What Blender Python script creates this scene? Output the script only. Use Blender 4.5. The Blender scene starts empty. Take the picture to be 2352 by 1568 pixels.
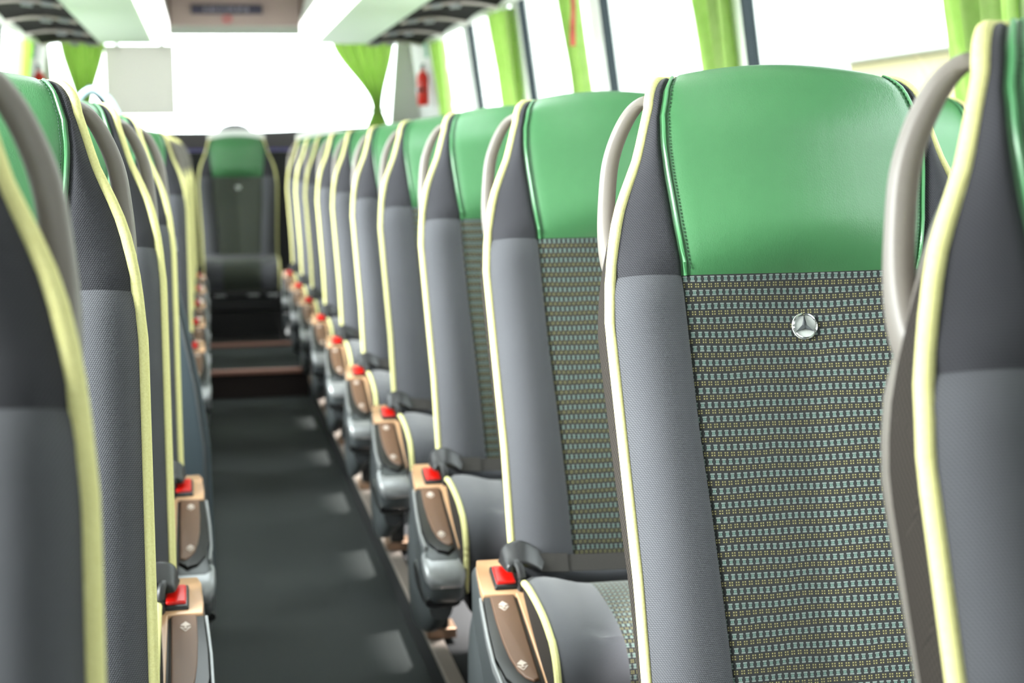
import bpy, bmesh, math, random
from math import sin, cos, pi, tan, atan, radians, exp
from mathutils import Vector, Matrix

random.seed(7)
S = bpy.context.scene
COL = S.collection

# ------------------------------------------------------------------ camera, sky, light, exposure
F_PX, CXP, CYP, VPX, VPY, CAM_H = 3700.0, 1176.0, 784.0, 474.0, 355.0, 1.085
ROLL = radians(0.7)              # the photograph leans a touch: plumb lines drift right going down
cr, sr = cos(ROLL), sin(ROLL)
vx, vy = VPX - CXP, VPY - CYP    # vanishing point of the aisle, from the picture centre
vx, vy = cr * vx - sr * vy, sr * vx + cr * vy
pitch = atan(-vy / F_PX)
yaw = atan(-vx / F_PX * cos(pitch))
fw = Vector((sin(yaw) * cos(pitch), cos(yaw) * cos(pitch), -sin(pitch)))
rt = Vector((cos(yaw), -sin(yaw), 0))
up = rt.cross(fw)
rt, up = rt * cr - up * sr, up * cr + rt * sr
cam_d = bpy.data.cameras.new('camera')
cam = bpy.data.objects.new('camera', cam_d)
COL.objects.link(cam)
cam.matrix_world = Matrix(((rt.x, up.x, -fw.x, 0), (rt.y, up.y, -fw.y, 0), (rt.z, up.z, -fw.z, CAM_H), (0, 0, 0, 1)))
cam_d.sensor_width = 36.0
cam_d.lens = F_PX / 2352 * 36.0
cam_d.clip_start = 0.05
cam_d.dof.use_dof = True
cam_d.dof.focus_distance = 1.66
cam_d.dof.aperture_fstop = 6.3
S.camera = cam

world = bpy.data.worlds.new('sky')
S.world = world
world.use_nodes = True
bg = world.node_tree.nodes['Background']
bg.inputs[0].default_value = (0.93, 0.97, 1.0, 1)
bg.inputs[1].default_value = 6.0

sun_d = bpy.data.lights.new('hazy_sun', 'SUN')        # bright hazy side of the sky, on the left of the coach
sun_d.energy = 13.0
sun_d.angle = radians(30)
sun_d.color = (1.0, 0.99, 0.97)
sun = bpy.data.objects.new('hazy_sun', sun_d)
COL.objects.link(sun)
SUN_AZ, SUN_EL = radians(14), radians(20)
sun_from = Vector((-cos(SUN_AZ) * cos(SUN_EL), -sin(SUN_AZ) * cos(SUN_EL), sin(SUN_EL)))
sun.rotation_euler = sun_from.to_track_quat('Z', 'Y').to_euler()

S.view_settings.view_transform = 'Standard'
S.view_settings.look = 'None'
S.view_settings.gamma = 1.0
S.view_settings.use_curve_mapping = False
S.view_settings.exposure = 0.55
S.cycles.use_denoising = True
S.cycles.max_bounces = 10
S.cycles.diffuse_bounces = 6
S.cycles.transparent_max_bounces = 16
S.cycles.sample_clamp_indirect = 8.0
S.cycles.caustics_reflective = False
S.cycles.caustics_refractive = False

# ------------------------------------------------------------------ materials
def lin(c):
    c = c / 255.0
    return c / 12.92 if c <= 0.04045 else ((c + 0.055) / 1.055) ** 2.4
def rgb(r, g, b): return (lin(r), lin(g), lin(b), 1.0)

class NT:
    """small node-tree writer"""
    def __init__(s, name):
        s.m = bpy.data.materials.new(name); s.m.use_nodes = True
        s.t = s.m.node_tree; s.t.nodes.clear()
        s.out = s.n('ShaderNodeOutputMaterial')
        s.p = s.n('ShaderNodeBsdfPrincipled')
        s.l(s.p.outputs[0], s.out.inputs[0])
    def n(s, t, **k):
        x = s.t.nodes.new(t)
        for a, v in k.items(): setattr(x, a, v)
        return x
    def l(s, a, b): s.t.links.new(a, b)
    def math(s, op, a, b=None, c=None):
        x = s.n('ShaderNodeMath', operation=op)
        for i, v in enumerate((a, b, c)):
            if v is None: continue
            if isinstance(v, (int, float)): x.inputs[i].default_value = v
            else: s.l(v, x.inputs[i])
        return x.outputs[0]
    def mix(s, f, a, b):
        x = s.n('ShaderNodeMix', data_type='RGBA')
        for sock, v in ((x.inputs[0], f), (x.inputs[6], a), (x.inputs[7], b)):
            if isinstance(v, (int, float)): sock.default_value = v
            elif isinstance(v, tuple): sock.default_value = v
            else: s.l(v, sock)
        return x.outputs[2]
    def bump(s, h, strength, dist):
        b = s.n('ShaderNodeBump'); b.inputs['Strength'].default_value = strength
        b.inputs['Distance'].default_value = dist
        s.l(h, b.inputs['Height']); s.l(b.outputs[0], s.p.inputs['Normal'])
    def set(s, col=None, rough=None, metal=None, spec=None, sheen=None):
        if col is not None:
            if isinstance(col, tuple): s.p.inputs['Base Color'].default_value = col
            else: s.l(col, s.p.inputs['Base Color'])
        if rough is not None: s.p.inputs['Roughness'].default_value = rough
        if metal is not None: s.p.inputs['Metallic'].default_value = metal
        if spec is not None: s.p.inputs['Specular IOR Level'].default_value = spec
        if sheen is not None:
            s.p.inputs['Sheen Weight'].default_value = sheen
            s.p.inputs['Sheen Roughness'].default_value = 0.5
    def uv(s):
        u = s.n('ShaderNodeUVMap'); x = s.n('ShaderNodeSeparateXYZ')
        s.l(u.outputs[0], x.inputs[0]); return u.outputs[0], x.outputs[0], x.outputs[1]
    def noise(s, vec, scale, detail=3.0):
        x = s.n('ShaderNodeTexNoise'); x.inputs['Scale'].default_value = scale
        x.inputs['Detail'].default_value = detail
        if vec is not None: s.l(vec, x.inputs['Vector'])
        return x.outputs[0]
    def obj(s):
        return s.n('ShaderNodeTexCoord').outputs['Object']

def plain(name, col, rough=0.5, metal=0.0, spec=0.5, grain=0.0, gscale=200.0, var=0.0):
    t = NT(name); t.set(col, rough, metal, spec)
    if grain or var:
        nz = t.noise(t.obj(), gscale, 3)
        if grain: t.bump(nz, grain, 0.001)
        if var:
            d = tuple(c * (1 - var) for c in col[:3]) + (1,)
            b = tuple(min(1, c * (1 + var)) for c in col[:3]) + (1,)
            t.set(t.mix(nz, d, b))
    return t.m

def knit(name, col, dark, sheen=0.25):
    """rib knit: little slanted stitches in rows, coordinates in metres"""
    t = NT(name); vec, u, v = t.uv()
    row = t.math('DIVIDE', v, 0.0019)
    rf = t.math('FRACT', row)
    odd = t.math('MULTIPLY', t.math('FLOOR', t.math('MODULO', t.math('ABSOLUTE', row), 2.0)), 0.5)
    slant = t.math('MULTIPLY', t.math('SUBTRACT', rf, 0.5), 0.5)
    cf = t.math('FRACT', t.math('ADD', t.math('ADD', t.math('DIVIDE', u, 0.0023), odd), slant))
    a = t.math('SINE', t.math('MULTIPLY', cf, pi))
    b = t.math('SINE', t.math('MULTIPLY', rf, pi))
    h = t.math('MULTIPLY', t.math('POWER', a, 0.7), t.math('POWER', b, 0.6))
    c = t.mix(t.math('POWER', h, 0.8), dark, col)
    nz = t.noise(vec, 9.0, 4)
    c2 = t.mix(t.math('MULTIPLY', nz, 0.25), c, dark)
    t.set(c2, 0.9, 0, 0.25, sheen); t.bump(h, 0.4, 0.0009)
    return t.m

def woven(name):
    """centre panel cloth: rows of grey-green H shaped cells alternating with rows of four yellow dots"""
    t = NT(name); vec, u, v = t.uv()
    PX, PY = 0.0074, 0.0146
    wob = t.math('MULTIPLY', t.math('SUBTRACT', t.noise(vec, 14.0, 2), 0.5), 0.004)
    vv = t.math('ADD', v, wob)
    fy = t.math('FRACT', t.math('DIVIDE', vv, PY))
    iy = t.math('FLOOR', t.math('DIVIDE', vv, PY))
    ux = t.math('ADD', t.math('DIVIDE', u, PX), t.math('MULTIPLY', iy, 0.13))
    fx = t.math('FRACT', ux)
    def box(f, lo, hi):
        return t.math('MULTIPLY', t.math('GREATER_THAN', f, lo), t.math('LESS_THAN', f, hi))
    # grey-green row (upper half of each period)
    wx = t.math('MULTIPLY', t.math('SUBTRACT', t.noise(vec, 620.0, 1), 0.5), 0.16)
    fxw = t.math('ADD', fx, wx)
    bars = t.math('ADD', box(fy, 0.53, 0.63), box(fy, 0.84, 0.94))
    bar = t.math('MULTIPLY', bars, box(fxw, 0.12, 0.74))
    teal = t.math('MULTIPLY', box(fy, 0.53, 0.94), box(fxw, 0.20, 0.66))
    mid_dots = t.math('MULTIPLY', box(fy, 0.69, 0.77), t.math('ADD', box(fx, 0.24, 0.36), box(fx, 0.48, 0.60)))  # pale dots woven into the middle of each cell
    # yellow row (lower half)
    fx2 = t.math('FRACT', t.math('ADD', ux, 0.42))
    olive = t.math('MULTIPLY', box(fy, 0.08, 0.44), box(fx2, 0.08, 0.86))
    dots = t.math('MULTIPLY', t.math('ADD', box(fx2, 0.18, 0.36), box(fx2, 0.54, 0.72)),
                  t.math('ADD', box(fy, 0.13, 0.22), box(fy, 0.31, 0.40)))
    base = t.mix(t.noise(vec, 900.0, 2), rgb(20, 21, 23), rgb(44, 46, 47))
    c = t.mix(teal, base, rgb(72, 90, 85))
    c = t.mix(mid_dots, c, rgb(102, 132, 122))
    c = t.mix(bar, c, rgb(110, 120, 116))
    c = t.mix(olive, c, rgb(44, 42, 35))
    c = t.mix(dots, c, rgb(134, 130, 88))
    t.set(c, 0.92, 0, 0.2, 0.15)
    hh = t.math('ADD', t.math('ADD', bar, dots), t.math('MULTIPLY', t.noise(vec, 700.0, 2), 0.6))
    t.bump(hh, 0.4, 0.0008)
    return t.m

def leather(name, col):
    t = NT(name); vec, u, v = t.uv()
    vo = t.n('ShaderNodeTexVoronoi', feature='DISTANCE_TO_EDGE'); vo.inputs['Scale'].default_value = 420.0
    mp = t.n('ShaderNodeMapping'); mp.inputs['Scale'].default_value = (1.0, 0.7, 1.0)
    nz0 = t.noise(vec, 60.0, 3)
    t.l(vec, mp.inputs[0]); t.l(mp.outputs[0], vo.inputs['Vector'])
    cre = t.noise(mp.outputs[0], 260.0, 4)
    h = t.math('ADD', t.math('MINIMUM', vo.outputs[0], 0.25), t.math('MULTIPLY', cre, 0.5))
    mp2 = t.n('ShaderNodeMapping'); mp2.inputs['Scale'].default_value = (45.0, 6.0, 1.0)
    t.l(vec, mp2.inputs[0])
    drape = t.noise(mp2.outputs[0], 1.0, 2)
    h2 = t.math('ADD', h, t.math('MULTIPLY', drape, 1.2))
    d = tuple(x * 0.9 for x in col[:3]) + (1,)
    t.set(t.mix(nz0, d, col), 0.36, 0, 0.6)
    t.bump(h2, 0.2, 0.0012)
    return t.m

def mesh_cloth(name):
    t = NT(name); co = t.obj()
    w = t.n('ShaderNodeTexChecker'); w.inputs['Scale'].default_value = 330.0
    t.l(co, w.inputs[0])
    c = t.mix(w.outputs[1], rgb(34, 31, 29), rgb(58, 53, 49))
    t.set(c, 0.95, 0, 0.15); return t.m

def piping_mat():
    t = NT('pale yellow piping cord'); co = t.obj()
    nz = t.noise(co, 420.0, 2)
    t.set(t.mix(nz, rgb(204, 198, 130), rgb(229, 226, 167)), 0.85, 0, 0.2)
    t.bump(nz, 0.4, 0.001); return t.m

def curtain_mat():
    t = NT('green curtain cloth')
    d = t.n('ShaderNodeBsdfDiffuse'); tr = t.n('ShaderNodeBsdfTranslucent'); mx = t.n('ShaderNodeMixShader')
    nz = t.noise(t.obj(), 30.0, 3)
    c = t.mix(nz, rgb(172, 202, 120), rgb(204, 224, 156))
    t.l(c, d.inputs[0]); t.l(c, tr.inputs[0]); mx.inputs[0].default_value = 0.6
    t.l(d.outputs[0], mx.inputs[1]); t.l(tr.outputs[0], mx.inputs[2]); t.l(mx.outputs[0], t.out.inputs[0])
    return t.m

def glass_mat(name, tint=(0.96, 0.99, 0.98, 1)):
    t = NT(name)
    a = t.n('ShaderNodeBsdfTransparent'); a.inputs[0].default_value = tint
    g = t.n('ShaderNodeBsdfGlossy'); g.inputs['Roughness'].default_value = 0.02
    f = t.n('ShaderNodeFresnel'); f.inputs[0].default_value = 1.45
    mx = t.n('ShaderNodeMixShader')
    ge = t.n('ShaderNodeNewGeometry')
    k = t.math('MULTIPLY', f.outputs[0], t.math('SUBTRACT', 1.0, ge.outputs['Backfacing']))
    t.l(k, mx.inputs[0]); t.l(a.outputs[0], mx.inputs[1]); t.l(g.outputs[0], mx.inputs[2])
    t.l(mx.outputs[0], t.out.inputs[0]); return t.m

def emit(name, col, s):
    t = NT(name); t.set(col, 0.5)
    t.p.inputs['Emission Color'].default_value = col; t.p.inputs['Emission Strength'].default_value = s
    return t.m

def carpet_mat():
    t = NT('dark grey aisle carpet'); co = t.obj()
    a = t.noise(co, 260.0, 4); b = t.noise(co, 3.0, 3)
    c = t.mix(a, rgb(28, 30, 30), rgb(76, 79, 77))
    t.set(t.mix(t.math('MULTIPLY', b, 0.5), c, rgb(40, 44, 46)), 0.95, 0, 0.1)
    t.bump(a, 0.5, 0.003); return t.m

def translucent(name, col, k=0.42):
    t = NT(name)
    d = t.n('ShaderNodeBsdfDiffuse'); tr = t.n('ShaderNodeBsdfTranslucent'); mx = t.n('ShaderNodeMixShader')
    d.inputs[0].default_value = col; tr.inputs[0].default_value = col; mx.inputs[0].default_value = k
    t.l(d.outputs[0], mx.inputs[1]); t.l(tr.outputs[0], mx.inputs[2]); t.l(mx.outputs[0], t.out.inputs[0])
    return t.m

M = dict(
    bolster=knit('grey knit side panel', rgb(92, 93, 99), rgb(46, 47, 51)),
    bolster_shaded=knit('grey knit upper side panel with shade tone', rgb(67, 67, 73), rgb(32, 32, 35), 0.08),  # same knit darkened: shade on the turned-away wings put into the colour
    woven=woven('grey green yellow woven cloth'),
    leather=leather('green leather', rgb(66, 119, 76)),
    thread=plain('dark stitching thread', rgb(30, 60, 42), 0.9),
    seam_green=plain('green leather edge', rgb(74, 132, 86), 0.4),
    piping=piping_mat(),
    sidecloth=mesh_cloth('dark checked side cloth'),
    shell=plain('light grey plastic', rgb(120, 114, 109), 0.45, 0, 0.5, 0.08, 900),
    chrome=plain('chrome', rgb(235, 235, 238), 0.12, 1.0),
    star=plain('dark bright chrome', rgb(120, 122, 128), 0.14, 1.0),
    chrome_grain=plain('grained chrome', rgb(186, 190, 187), 0.5, 0.15, 0.5, 0.9, 2200, 0.22),
    armbody=plain('slate grey plastic', rgb(66, 70, 72), 0.36, 0, 0.5, 0.05, 900),
    tan=plain('pale copper armrest plastic', rgb(192, 152, 116), 0.2, 0, 0.5, 0.04, 900),
    brown=plain('brown leatherette arm pad', rgb(104, 76, 58), 0.42, 0.0, 0.5, 0.25, 1300, 0.12),
    silver=plain('silver plastic', rgb(146, 148, 150), 0.34, 0.3),
    icon=plain('pale printed symbol', rgb(205, 190, 180), 0.5),
    red=plain('red plastic button', rgb(214, 22, 14), 0.3),
    black=plain('black plastic', rgb(22, 22, 23), 0.32),
    tongue=plain('dark grey plastic buckle tongue', rgb(38, 38, 40), 0.38),
    belt=plain('dark grey belt webbing', rgb(54, 52, 50), 0.8, 0, 0.3, 0.6, 700, 0.25),
    carpet=carpet_mat(),
    platform=plain('dark platform covering', rgb(46, 46, 47), 0.85, 0, 0.2, 0.3, 300, 0.2),
    kerb=plain('black kerb rubber', rgb(22, 22, 24), 0.7),
    rail=plain('beige aluminium rail', rgb(172, 160, 150), 0.42, 0.5),
    foot=plain('copper toned metal foot', rgb(178, 146, 122), 0.4, 0.6),
    white=plain('pale wall lining', rgb(206, 208, 202), 0.6, 0, 0.4, 0.05, 400),
    rack=plain('pale rack lining tinted by curtain light', rgb(218, 234, 212), 0.55, 0, 0.4, 0.03, 300),  # pale lining; green light reflected from the curtains put into its colour
    pillar=plain('white window pillar lining', rgb(238, 240, 236), 0.6),
    led=emit('white light strip cover', (1.0, 0.98, 0.97, 1), 2.0),
    cover=plain('dark brown glossy service cover', rgb(20, 16, 15), 0.9, 0, 0.12),
    rib=plain('grey rack rib', rgb(176, 166, 160), 0.4),
    bulkhead=plain('brown grey bulkhead panel', rgb(172, 152, 146), 0.55, 0, 0.4, 0.03, 300),
    bulkhead_dark=plain('dark brown bulkhead edge', rgb(96, 76, 70), 0.55),
    signplate=plain('dark blue grey sign plate', rgb(62, 58, 78), 0.4),
    signmark=plain('pale sign marks', rgb(168, 160, 176), 0.5),
    pinkmark=plain('faded red mark', rgb(210, 110, 112), 0.6),
    curtain=curtain_mat(),
    glass=glass_mat('window glass'),
    seal=plain('dark window seal', rgb(16, 32, 38), 0.7),
    rim=translucent('white rim with backlight glow', rgb(240, 240, 238), 0.5),  # rear window glow on the seat tops put into a translucent white
    board=translucent('translucent pale board', rgb(216, 214, 209)),
    shelf=plain('dark grey rear shelf', rgb(78, 72, 76), 0.6),
    blueline=plain('violet blue trim', rgb(92, 84, 150), 0.4),
    steptrim=plain('copper step edge', rgb(178, 132, 118), 0.4, 0.5),
    riser=plain('dark brown riser', rgb(38, 26, 23), 0.7),
    boxblack=plain('black bench box', rgb(14, 14, 15), 0.6),
    partition=plain('blue grey partition laminate', rgb(76, 88, 95), 0.45),
    ext_red=plain('fire extinguisher red', rgb(222, 44, 30), 0.3),
    exit_green=plain('exit sign green', rgb(40, 160, 110), 0.5),
    hammer=plain('dark red hammer', rgb(170, 62, 44), 0.4),
    asphalt=plain('pale concrete yard', rgb(196, 196, 192), 0.9, 0, 0.3, 0.1, 4, 0.1),
    shed=plain('beige cladding', rgb(112, 105, 78), 0.8, 0, 0.3, 0, 2, 0.05),
    shed_roof=plain('grey roof sheet', rgb(120, 124, 124), 0.7),
    corrugated=plain('grey corrugated sheet', rgb(158, 162, 159), 0.7),
)

# ------------------------------------------------------------------ mesh helpers
class MB:
    def __init__(s): s.v = []; s.f = []; s.uv = []
    def add(s, verts, faces, uvs=None):
        o = len(s.v); s.v += [tuple(p) for p in verts]
        s.uv += [tuple(q) for q in uvs] if uvs else [(p[0], p[2]) for p in verts]
        s.f += [tuple(i + o for i in f) for f in faces]; return s
    def grid(s, rows, uvs=None, closed=False):
        n, k = len(rows), len(rows[0]); fs = []
        for i in range(n - 1):
            for j in range(k if closed else k - 1):
                a, b = i * k + j, i * k + (j + 1) % k
                fs.append((a, b, b + k, a + k))
        return s.add([p for r in rows for p in r], fs, [q for r in uvs for q in r] if uvs else None)
    def loft(s, rings, cap=True):
        k = len(rings[0]); o = len(s.v)
        s.grid(rings, closed=True)
        if cap:
            s.f.append(tuple(o + i for i in range(k))[::-1])
            b = o + (len(rings) - 1) * k
            s.f.append(tuple(b + i for i in range(k)))
        return s
    def tube(s, path, r, n=8, cap=True, flat=1.0, upv=Vector((0, 0, 1))):
        rings = []; path = [Vector(p) for p in path]
        for i, p in enumerate(path):
            d = (path[min(i + 1, len(path) - 1)] - path[max(i - 1, 0)]).normalized()
            a = d.cross(upv)
            if a.length < 1e-3: a = d.cross(Vector((1, 0, 0)))
            a.normalize(); b = a.cross(d)
            rr = r[i] if isinstance(r, (list, tuple)) else r
            rings.append([p + a * (rr * cos(2 * pi * q / n)) + b * (rr * flat * sin(2 * pi * q / n)) for q in range(n)])
        return s.loft(rings, cap)
    def box(s, lo, hi):
        x0, y0, z0 = lo; x1, y1, z1 = hi
        v = [(x0, y0, z0), (x1, y0, z0), (x1, y1, z0), (x0, y1, z0), (x0, y0, z1), (x1, y0, z1), (x1, y1, z1), (x0, y1, z1)]
        return s.add(v, [(3, 2, 1, 0), (4, 5, 6, 7), (0, 1, 5, 4), (1, 2, 6, 5), (2, 3, 7, 6), (3, 0, 4, 7)])
    def prism(s, outline, zf, h):
        """outline in xy, top surface z = zf(x, y), thickness h"""
        n = len(outline)
        v = [(x, y, zf(x, y)) for x, y in outline] + [(x, y, zf(x, y) - h) for x, y in outline]
        f = [tuple(range(n)), tuple(range(2 * n - 1, n - 1, -1))]
        f += [(i, i + n, (i + 1) % n + n, (i + 1) % n) for i in range(n)]
        return s.add(v, f)
    def map(s, fn):
        s.v = [tuple(fn(Vector(p))) for p in s.v]; return s
    def build(s, name, mat, parent=None, smooth=True, mirror=1, bevel=0.0, off=(0, 0, 0), sub=0, fixn=True, loc=None):
        me = bpy.data.meshes.new(name)
        vs = [((p[0] + off[0]) * mirror, p[1] + off[1], p[2] + off[2]) for p in s.v]
        fs = [f[::-1] if mirror < 0 else f for f in s.f]
        me.from_pydata(vs, [], fs)
        uvl = me.uv_layers.new(name='UVMap')
        for lp in me.loops: uvl.data[lp.index].uv = s.uv[lp.vertex_index]
        if bevel or fixn:
            bm = bmesh.new(); bm.from_mesh(me)
            if fixn: bmesh.ops.recalc_face_normals(bm, faces=bm.faces)
            if bevel:
                es = [e for e in bm.edges if len(e.link_faces) == 2 and e.calc_face_angle(0) > 0.6]
                bmesh.ops.bevel(bm, geom=es, offset=bevel, segments=3, profile=0.6, affect='EDGES', clamp_overlap=True)
            bm.to_mesh(me); bm.free()
        me.materials.append(mat)
        if smooth:
            me.polygons.foreach_set('use_smooth', [True] * len(me.polygons))
            try: me.set_sharp_from_angle(angle=radians(42))
            except Exception: pass
        o = bpy.data.objects.new(name, me); COL.objects.link(o)
        if parent is not None: o.parent = parent
        if loc: o.location = loc
        if sub:
            md = o.modifiers.new('sub', 'SUBSURF'); md.levels = sub; md.render_levels = sub
        return o

def tag(o, label=None, cat=None, group=None, kind=None):
    if label: o['label'] = label
    if cat: o['category'] = cat
    if group: o['group'] = group
    if kind: o['kind'] = kind
    return o
def empty(name, loc, label, cat, group=None, rz=0.0):
    o = bpy.data.objects.new(name, None); o.empty_display_size = 0.1
    COL.objects.link(o); o.location = loc; o.rotation_euler = (0, 0, rz)
    return tag(o, label, cat, group)
def dup(root, loc, label, group=None):
    r = root.copy(); COL.objects.link(r); r.location = loc
    r['label'] = label
    if group: r['group'] = group
    for ch in list(root.children):
        c = ch.copy(); COL.objects.link(c); c.parent = r
        for g in list(ch.children):
            k = g.copy(); COL.objects.link(k); k.parent = c
    return r
def struct(name, mb, mat, smooth=False, bevel=0.0):
    return tag(mb.build(name, mat, None, smooth, bevel=bevel), kind='structure')
def interp(tab, x):
    if x <= tab[0][0]: return tab[0][1]
    for (a, fa), (b, fb) in zip(tab, tab[1:]):
        if x <= b: return fa + (fb - fa) * (x - a) / (b - a)
    return tab[-1][1]
def smst(a, b, x):
    t = min(1, max(0, (x - a) / (b - a))); return t * t * (3 - 2 * t)
def catmull(pts, n):
    pts = [Vector(p) for p in pts]; out = []
    P = [pts[0] * 2 - pts[1]] + pts + [pts[-1] * 2 - pts[-2]]
    for i in range(1, len(P) - 2):
        for k in range(n):
            t = k / n; a, b, c, d = P[i - 1:i + 3]
            out.append(0.5 * ((2 * b) + (c - a) * t + (2 * a - 5 * b + 4 * c - d) * t * t + (3 * b - a - 3 * c + d) * t ** 3))
    out.append(pts[-1]); return out
def linsp(a, b, n): return [a + (b - a) * i / (n - 1) for i in range(n)]

# ------------------------------------------------------------------ the setting
BC = 0.173                       # middle of the coach
PZ = 0.065                       # seat platform height above the aisle
XR, XL = 1.37, -1.024            # side walls at seat height
Y0, Y1 = -4.2, 10.0
YW = 0.55                        # glazing starts here; solid unseen wall forward of it cuts light on near seats
struct('floor', MB().box((-0.076, Y0, -0.05), (0.42, 7.24, 0.0)), M['carpet'])
struct('platform_right', MB().box((0.424, Y0, -0.05), (XR, 9.42, PZ)), M['platform'])
struct('platform_left', MB().box((XL, Y0, -0.05), (-0.08, 9.42, PZ)), M['platform'])
struct('trim_1', MB().box((0.42, Y0, -0.05), (0.4235, 7.24, PZ)), M['kerb'])
struct('trim_2', MB().box((-0.0795, Y0, -0.05), (-0.076, 7.24, PZ)), M['kerb'])
struct('trim_3', MB().box((0.42, Y0, PZ), (0.452, 8.15, PZ + 0.012)), M['rail'], bevel=0.003)
struct('trim_4', MB().box((-0.108, Y0, PZ), (-0.076, 8.15, PZ + 0.012)), M['rail'], bevel=0.003)
# rear step
struct('step_riser', MB().box((-0.076, 7.245, -0.05), (0.42, 7.26, 0.11)), M['riser'])
struct('trim_5', MB().box((-0.076, 7.225, 0.108), (0.42, 7.27, 0.127)), M['steptrim'], bevel=0.003)
struct('step_floor', MB().box((-0.076, 7.26, -0.05), (0.42, 8.16, 0.124)), M['carpet'])
struct('trim_6', MB().box((-0.07, 8.145, 0.1235), (0.41, 8.18, 0.142)), M['steptrim'], bevel=0.003)
struct('bench_floor', MB().box((-0.016, 8.18, -0.05), (0.352, 8.70, 0.124)), M['boxblack'])
struct('bench_box', MB().box((-0.016, 8.70, -0.05), (0.352, 9.4, 0.25)), M['boxblack'])
struct('wall_rear_lower', MB().box((XL, 9.42, -0.05), (XR, 9.5, 1.10)), M['boxblack'])

def wallx(side, z):
    """inner face of the side wall: upright to the sill, then leaning in"""
    lean = max(0.0, z - 0.82) * 0.13
    return XR - lean if side > 0 else XL + lean
def wall_quad(mb, side, y0, y1, z0, z1, t=0.05):
    s = 1 if side > 0 else -1
    a, b = wallx(side, z0), wallx(side, z1)
    v = [(a, y0, z0), (a, y1, z0), (b, y1, z1), (b, y0, z1)]
    v += [(x + s * t, y, z) for x, y, z in v]
    mb.add(v, [(0, 1, 2, 3), (7, 6, 5, 4), (0, 4, 5, 1), (1, 5, 6, 2), (2, 6, 7, 3), (3, 7, 4, 0)])
    return mb

SILL, HEAD = 0.86, 1.76
posts = [2.42, 3.80, 5.18, 6.50, 7.80]
for side, nm in ((1, 'right'), (-1, 'left')):
    w = MB()
    wall_quad(w, side, Y0, Y1, -0.05, SILL)
    wall_quad(w, side, Y0, Y1, HEAD, 2.06)
    wall_quad(w, side, 8.86, Y1, SILL, HEAD)
    wall_quad(w, side, Y0, YW, SILL, HEAD)
    struct('wall_' + nm, w, M['white'])
    k = 20 if side > 0 else 30
    for p in posts:
        w = MB(); wall_quad(w, side, p + 0.02, p + 0.17, SILL, HEAD, 0.04)
        struct('trim_%d' % k, w, M['pillar']); k += 1
        w = MB(); wall_quad(w, side, p + 0.010, p + 0.02, SILL, HEAD, 0.03)
        struct('trim_%d' % k, w, M['seal']); k += 1
edges = [YW] + posts + [8.86]
wn = 1
for side in (1, -1):
    for a, b in zip(edges, edges[1:]):
        w = MB(); s = 1 if side > 0 else -1
        y0 = a + (0.17 if a in posts else 0); y1 = b + (0.010 if b in posts else 0)
        wall_quad(w, side, y0, y1, SILL, HEAD, 0.006)
        w.map(lambda p: Vector((p.x + s * 0.02, p.y, p.z)))
        struct('window_%d' % wn, w, M['glass']); wn += 1

# ceiling with an unseen glazed hatch added over the aisle for overhead daylight
HX0, HX1 = BC - 0.33, BC + 0.33
DAYLIGHT_HATCH = [(2.6, 3.5)]
cl = MB().box((XL, Y0, 2.03), (HX0, Y1 + 0.05, 2.09)).box((HX1, Y0, 2.03), (XR, Y1 + 0.05, 2.09))
ys = [Y0] + [v for h in DAYLIGHT_HATCH for v in h] + [Y1 + 0.05]
for a, b in zip(ys[::2], ys[1::2]): cl.box((HX0, a, 2.03), (HX1, b, 2.09))
struct('ceiling', cl, M['white'])
for a, b in DAYLIGHT_HATCH:
    struct('window_%d' % wn, MB().box((HX0, a, 2.06), (HX1, b, 2.068)), M['glass']); wn += 1

# rear wall with its wide window, corner posts rounded inwards
RW0, RW1, RZ0, RZ1 = -0.90, 1.175, 1.20, 1.80
rw = MB()
rw.box((XL, Y1, -0.05), (XR, Y1 + 0.05, RZ0))
rw.box((XL, Y1, RZ1), (XR, Y1 + 0.05, 2.06))
for (a, b, c, d) in ((XL, RW0, XL, RW0 + 0.03), (RW1, XR, RW1 - 0.055, XR)):
    v = [(c, Y1, RZ0), (d, Y1, RZ0), (b, Y1, RZ1), (a, Y1, RZ1)]
    v += [(x, y + 0.05, z) for x, y, z in v]
    rw.add(v, [(0, 1, 2, 3), (7, 6, 5, 4), (0, 4, 5, 1), (1, 5, 6, 2), (2, 6, 7, 3), (3, 7, 4, 0)])
struct('wall_rear', rw, M['white'])
struct('window_%d' % wn, MB().box((RW0 - 0.05, Y1 + 0.06, RZ0 - 0.02), (RW1 + 0.05, Y1 + 0.066, RZ1 + 0.02)), M['glass']); wn += 1
# bowed parcel shelf under the rear window
sh = MB(); rows = []
for i in range(25):
    x = XL + 0.02 + (XR - XL - 0.04) * i / 24
    q = (x - BC) / 1.2
    y = 9.75 - 0.55 * q * q
    z = 1.215 + (0.045 * max(0, q) ** 1.5)
    rows.append([(x, y, 1.105), (x, y, z - 0.012), (x, y + 0.012, z), (x, Y1 - 0.004, z), (x, Y1 - 0.004, 1.105)])
sh.loft(rows)
struct('rear_shelf', sh, M['shelf'], smooth=True)
bl = MB(); rows = []
for i in range(25):
    x = XL + 0.02 + (XR - XL - 0.04) * i / 24
    y = 9.745 - 0.55 * ((x - BC) / 1.2) ** 2
    rows.append([(x, y, 1.103), (x, y - 0.004, 1.103), (x, y - 0.004, 1.118), (x, y, 1.118)])
bl.loft(rows); struct('trim_7', bl, M['blueline'])
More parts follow.
